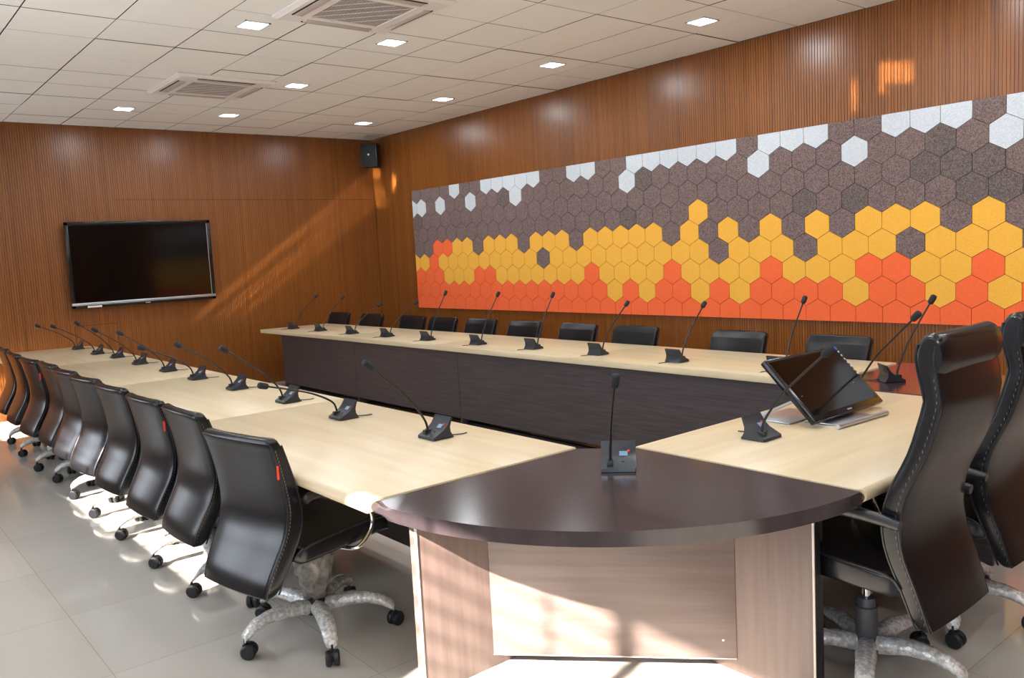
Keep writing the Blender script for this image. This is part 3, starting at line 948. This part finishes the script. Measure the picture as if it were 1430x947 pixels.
# ------------------------------------------------------------------ microphones
def mic_base(parent):
    """wedge with an upswept rear plate; user side is -y"""
    b = MB(); bm = b.bm
    hw = 0.067
    prof = [(-0.060, 0.002), (-0.058, 0.014), (0.0, 0.042), (0.025, 0.064), (0.048, 0.100), (0.054, 0.098), (0.040, 0.055), (0.042, 0.030), (0.060, 0.002)]
    rings = []
    for x, ins in ((-hw, 0.006), (-hw + 0.003, 0.001), (-hw + 0.008, 0), (hw - 0.008, 0), (hw - 0.003, 0.001), (hw, 0.006)):
        cy = sum(p[0] for p in prof) / len(prof); cz = sum(p[1] for p in prof) / len(prof)
        rings.append([Vector((x, y + (cy - y) * ins * 8, max(0.002, z + (cz - z) * ins * 8))) for y, z in prof])
    b.rings(rings)
    return b.build('base', M['micbase'], parent, ang=30)

def make_mic(label, group, px, py, rz, tip, mat_z=TZ):
    """tip is the world position of the foam head end"""
    t = thing('conference_microphone', (px, py, mat_z), rz, label, 'microphone', group)
    if MICPARTS:
        for p_ in MICPARTS:
            c = p_.copy(); COL.objects.link(c); c.parent = t
            for q_ in KIDS.get(p_.name, []):
                d_ = q_.copy(); COL.objects.link(d_); d_.parent = c
    else:
        b = mic_base(t)
        MICPARTS.append(b)
        sl = Matrix.Translation((0.020, 0.014, 0.0545)) @ Matrix.Rotation(math.radians(41), 4, 'X')
        d1 = MB().box((-0.016, -0.010, 0), (0.016, 0.012, 0.0025), mx=sl).build('display', M['display'], b)
        d2 = MB().lathe([(0.0, 0), (0.006, 0), (0.005, 0.003), (0, 0.003)], 10, mx=Matrix.Translation((0.040, 0.024, 0.0640)) @ Matrix.Rotation(math.radians(50), 4, 'X')).build('indicator', M['miclamp'], b)
        d3 = MB().lathe([(0.0, 0), (0.005, 0), (0.004, 0.003), (0, 0.003)], 10, mx=Matrix.Translation((0.018, -0.018, 0.033)) @ Matrix.Rotation(math.radians(22), 4, 'X')).build('talk_button', M['blackplastic'], b)
        cab = MB().tube([(0.03, 0.055, 0.008), (0.035, 0.09, 0.004), (0.05, 0.12, 0.004), (0.045, 0.15, 0.004)], 0.0028, 6).build('cable', M['blackplastic'], t)
        MICPARTS.append(cab)
        sk = MB().box((-0.043, -0.046, 0.012), (-0.019, -0.004, 0.0405), 0.004).build('neck_socket', M['blackplastic'], t)
        MICPARTS.append(sk)
        index_children()
    # gooseneck in local space
    inv = (Matrix.Translation((px, py, mat_z)) @ Matrix.Rotation(rz, 4, 'Z')).inverted()
    T_ = inv @ Vector(tip)
    B = Vector((-0.030, -0.022, 0.035))
    d = T_ - B
    flat = Vector((d.x, d.y, 0))
    B1 = B + Vector((0, 0, 0.06)) + flat * 0.06
    B2 = B + d * 0.30 + Vector((0, 0, 0.055))
    B3 = B + d * 0.55 + Vector((0, 0, 0.040))
    u = (T_ - B3).normalized()
    E_ = T_ - u * 0.045
    n = MB().tube([B, B1, B2, B3, E_], [0.0062, 0.0056, 0.0052, 0.0050, 0.0050], 8, 5)
    n.build('gooseneck', M['blackplastic'], t)
    f = MB().tube([E_ - u * 0.012, E_ - u * 0.010, E_, E_ + u * 0.030, T_ - u * 0.004, T_], [0.007, 0.012, 0.0165, 0.0175, 0.015, 0.007], 12, 3)
    f.build('foam_head', M['foam'], t)
    return t
MICPARTS = []
lm = [((0.58, -4.43), (-0.39, 0.31)), ((1.50, -4.44), (-0.40, 0.34)), ((2.15, -4.41), (-0.34, 0.39)), ((3.02, -4.44), (-0.36, 0.36)), ((3.87, -4.45), (-0.36, 0.37)), ((4.64, -4.47), (-0.40, 0.29)),
      ((5.46, -4.48), (-0.38, 0.36)), ((6.31, -4.49), (-0.38, 0.38)), ((7.10, -4.53), (-0.45, 0.24)), ((7.93, -4.49), (-0.34, 0.40))]
nm = ['on the left table, nearest the screen wall', 'on the left table, second from the screen wall', 'on the left table, third from the screen wall', 'on the left table, fourth from the screen wall',
      'on the left table, fifth from the screen wall', 'on the left table, sixth from the screen wall', 'on the left table, fourth from the dark corner table', 'on the left table, third from the dark corner table', 'on the left table, bent almost flat',
      'on the left table, closest to the dark corner table']
for ((x, y), (dy, h)), lb in zip(lm, nm):
    make_mic('black gooseneck microphone ' + lb, 'microphones on the left table', x, y + 0.02, 0.0, (x, y + dy, TZ + 0.0 + h + 0.01))
fm = [((0.89, -1.87), (0.36, 0.41)), ((1.64, -1.86), (0.34, 0.40)), ((2.46, -1.87), (0.40, 0.31)), ((3.23, -1.86), (0.41, 0.35)), ((4.04, -1.87), (0.25, 0.48)), ((4.89, -1.87), (0.27, 0.47)), ((5.67, -1.85), (0.25, 0.47)),
      ((6.47, -1.86), (0.36, 0.39)), ((7.29, -1.88), (0.33, 0.40)), ((8.13, -1.87), (0.30, 0.45))]
for i, ((x, y), (dy, h)) in enumerate(fm):
    lb = ords[i] + ' from the screen wall' if i < 8 else ('second from the right, left of the monitor' if i == 8 else 'its base hidden behind the touch monitor')
    make_mic('black gooseneck microphone on the far table, ' + lb, 'microphones on the far table', x, y - 0.02, PI, (x, y + dy, TZ + h + 0.01))
make_mic('black gooseneck microphone on the foreground dark corner table', 'microphones on the corner tables', 8.985, -4.335, math.radians(42), (9.07, -4.42, 1.19))
make_mic('black gooseneck microphone on the head table, in front of the touch monitor', 'microphones on the head table', 9.12, -3.58, PI / 2, (9.47, -3.60, 1.22))
make_mic('black gooseneck microphone at the head table, rising from behind the touch monitor', 'microphones on the head table', 8.98, -2.52, PI / 2, (9.36, -2.61, 1.27))
make_mic('black gooseneck microphone on the far dark corner table', 'microphones on the corner tables', 8.88, -1.92, math.radians(138), (9.04, -1.72, 1.285))

# ------------------------------------------------------------------ touch monitor on the head table
mt = thing('touch_monitor', (9.07, -2.99, TZ), 0, 'black touch monitor leaning back on an aluminium stand on the head table', 'monitor')
# panel from bottom edge (x=9.21,z=.835) to top edge (8.95,1.09)
bot = Vector((9.215 - 9.07, 0, 0.835 - TZ)); top = Vector((8.955 - 9.07, 0, 1.095 - TZ))
upv = (top - bot); Hh = upv.length; upv.normalize()
nrm = Vector((0, 1, 0)).cross(upv) * 1.0
if nrm.x < 0: nrm = -nrm
mx = Matrix(((0, upv.x, nrm.x, bot.x), (1, upv.y, nrm.y, bot.y), (0, upv.z, nrm.z, bot.z), (0, 0, 0, 1)))
wd = 0.312
MB().box((-wd, 0, -0.030), (wd, Hh, 0.0), 0.006, mx=mx).build('housing', M['bezel'], mt)
sc_ = MB().box((-wd + 0.022, 0.03, 0.0), (wd - 0.022, Hh - 0.018, 0.0012), mx=mx).build('screen', M['screen'], mt)
kb = MB()
for k in range(7):
    kb.box((wd - 0.014, Hh - 0.045 - 0.024 * k, 0.0), (wd - 0.006, Hh - 0.036 - 0.024 * k, 0.002), mx=mx)
kb.build('side_markings', M['white'], mt, 'row of small white markings')
MB().box((wd - 0.017, Hh - 0.026, 0.0), (wd - 0.003, Hh - 0.008, 0.002), mx=mx).build('blue_label', M['blue'], mt)
MB().box((-0.018, 0.010, 0.0), (0.018, 0.018, 0.0015), mx=mx).build('logo', M['satin'], mt)
# stand: two aluminium foot plates with a round front bar, rear prop
MB().tube([(0.215, -0.25, 0.012), (0.235, 0.16, 0.012)], 0.011, 14, 0).build('front_bar', M['satin'], mt, 'round aluminium bar')
st = MB().box((0.02, -0.20, 0.002), (0.215, 0.10, 0.008), 0.001)
st.build('foot_plate', M['satin'], mt, 'brushed aluminium plate')
MB().box((-0.20, -0.29, 0.002), (0.0, 0.02, 0.008), 0.001).build('foot_plate', M['satin'], mt, 'brushed aluminium plate')
for y in (-0.26, 0.2):
    MB().tube([(-0.19, y, 0.010), (0.05, y, 0.13)], 0.007, 8, 0).build('rear_prop', M['satin'], mt, 'aluminium strut')
MB().box((0.03, -0.16, 0.008), (0.10, 0.12, 0.06), 0.006).build('hinge', M['blackplastic'], mt)

bpy.context.view_layer.update()
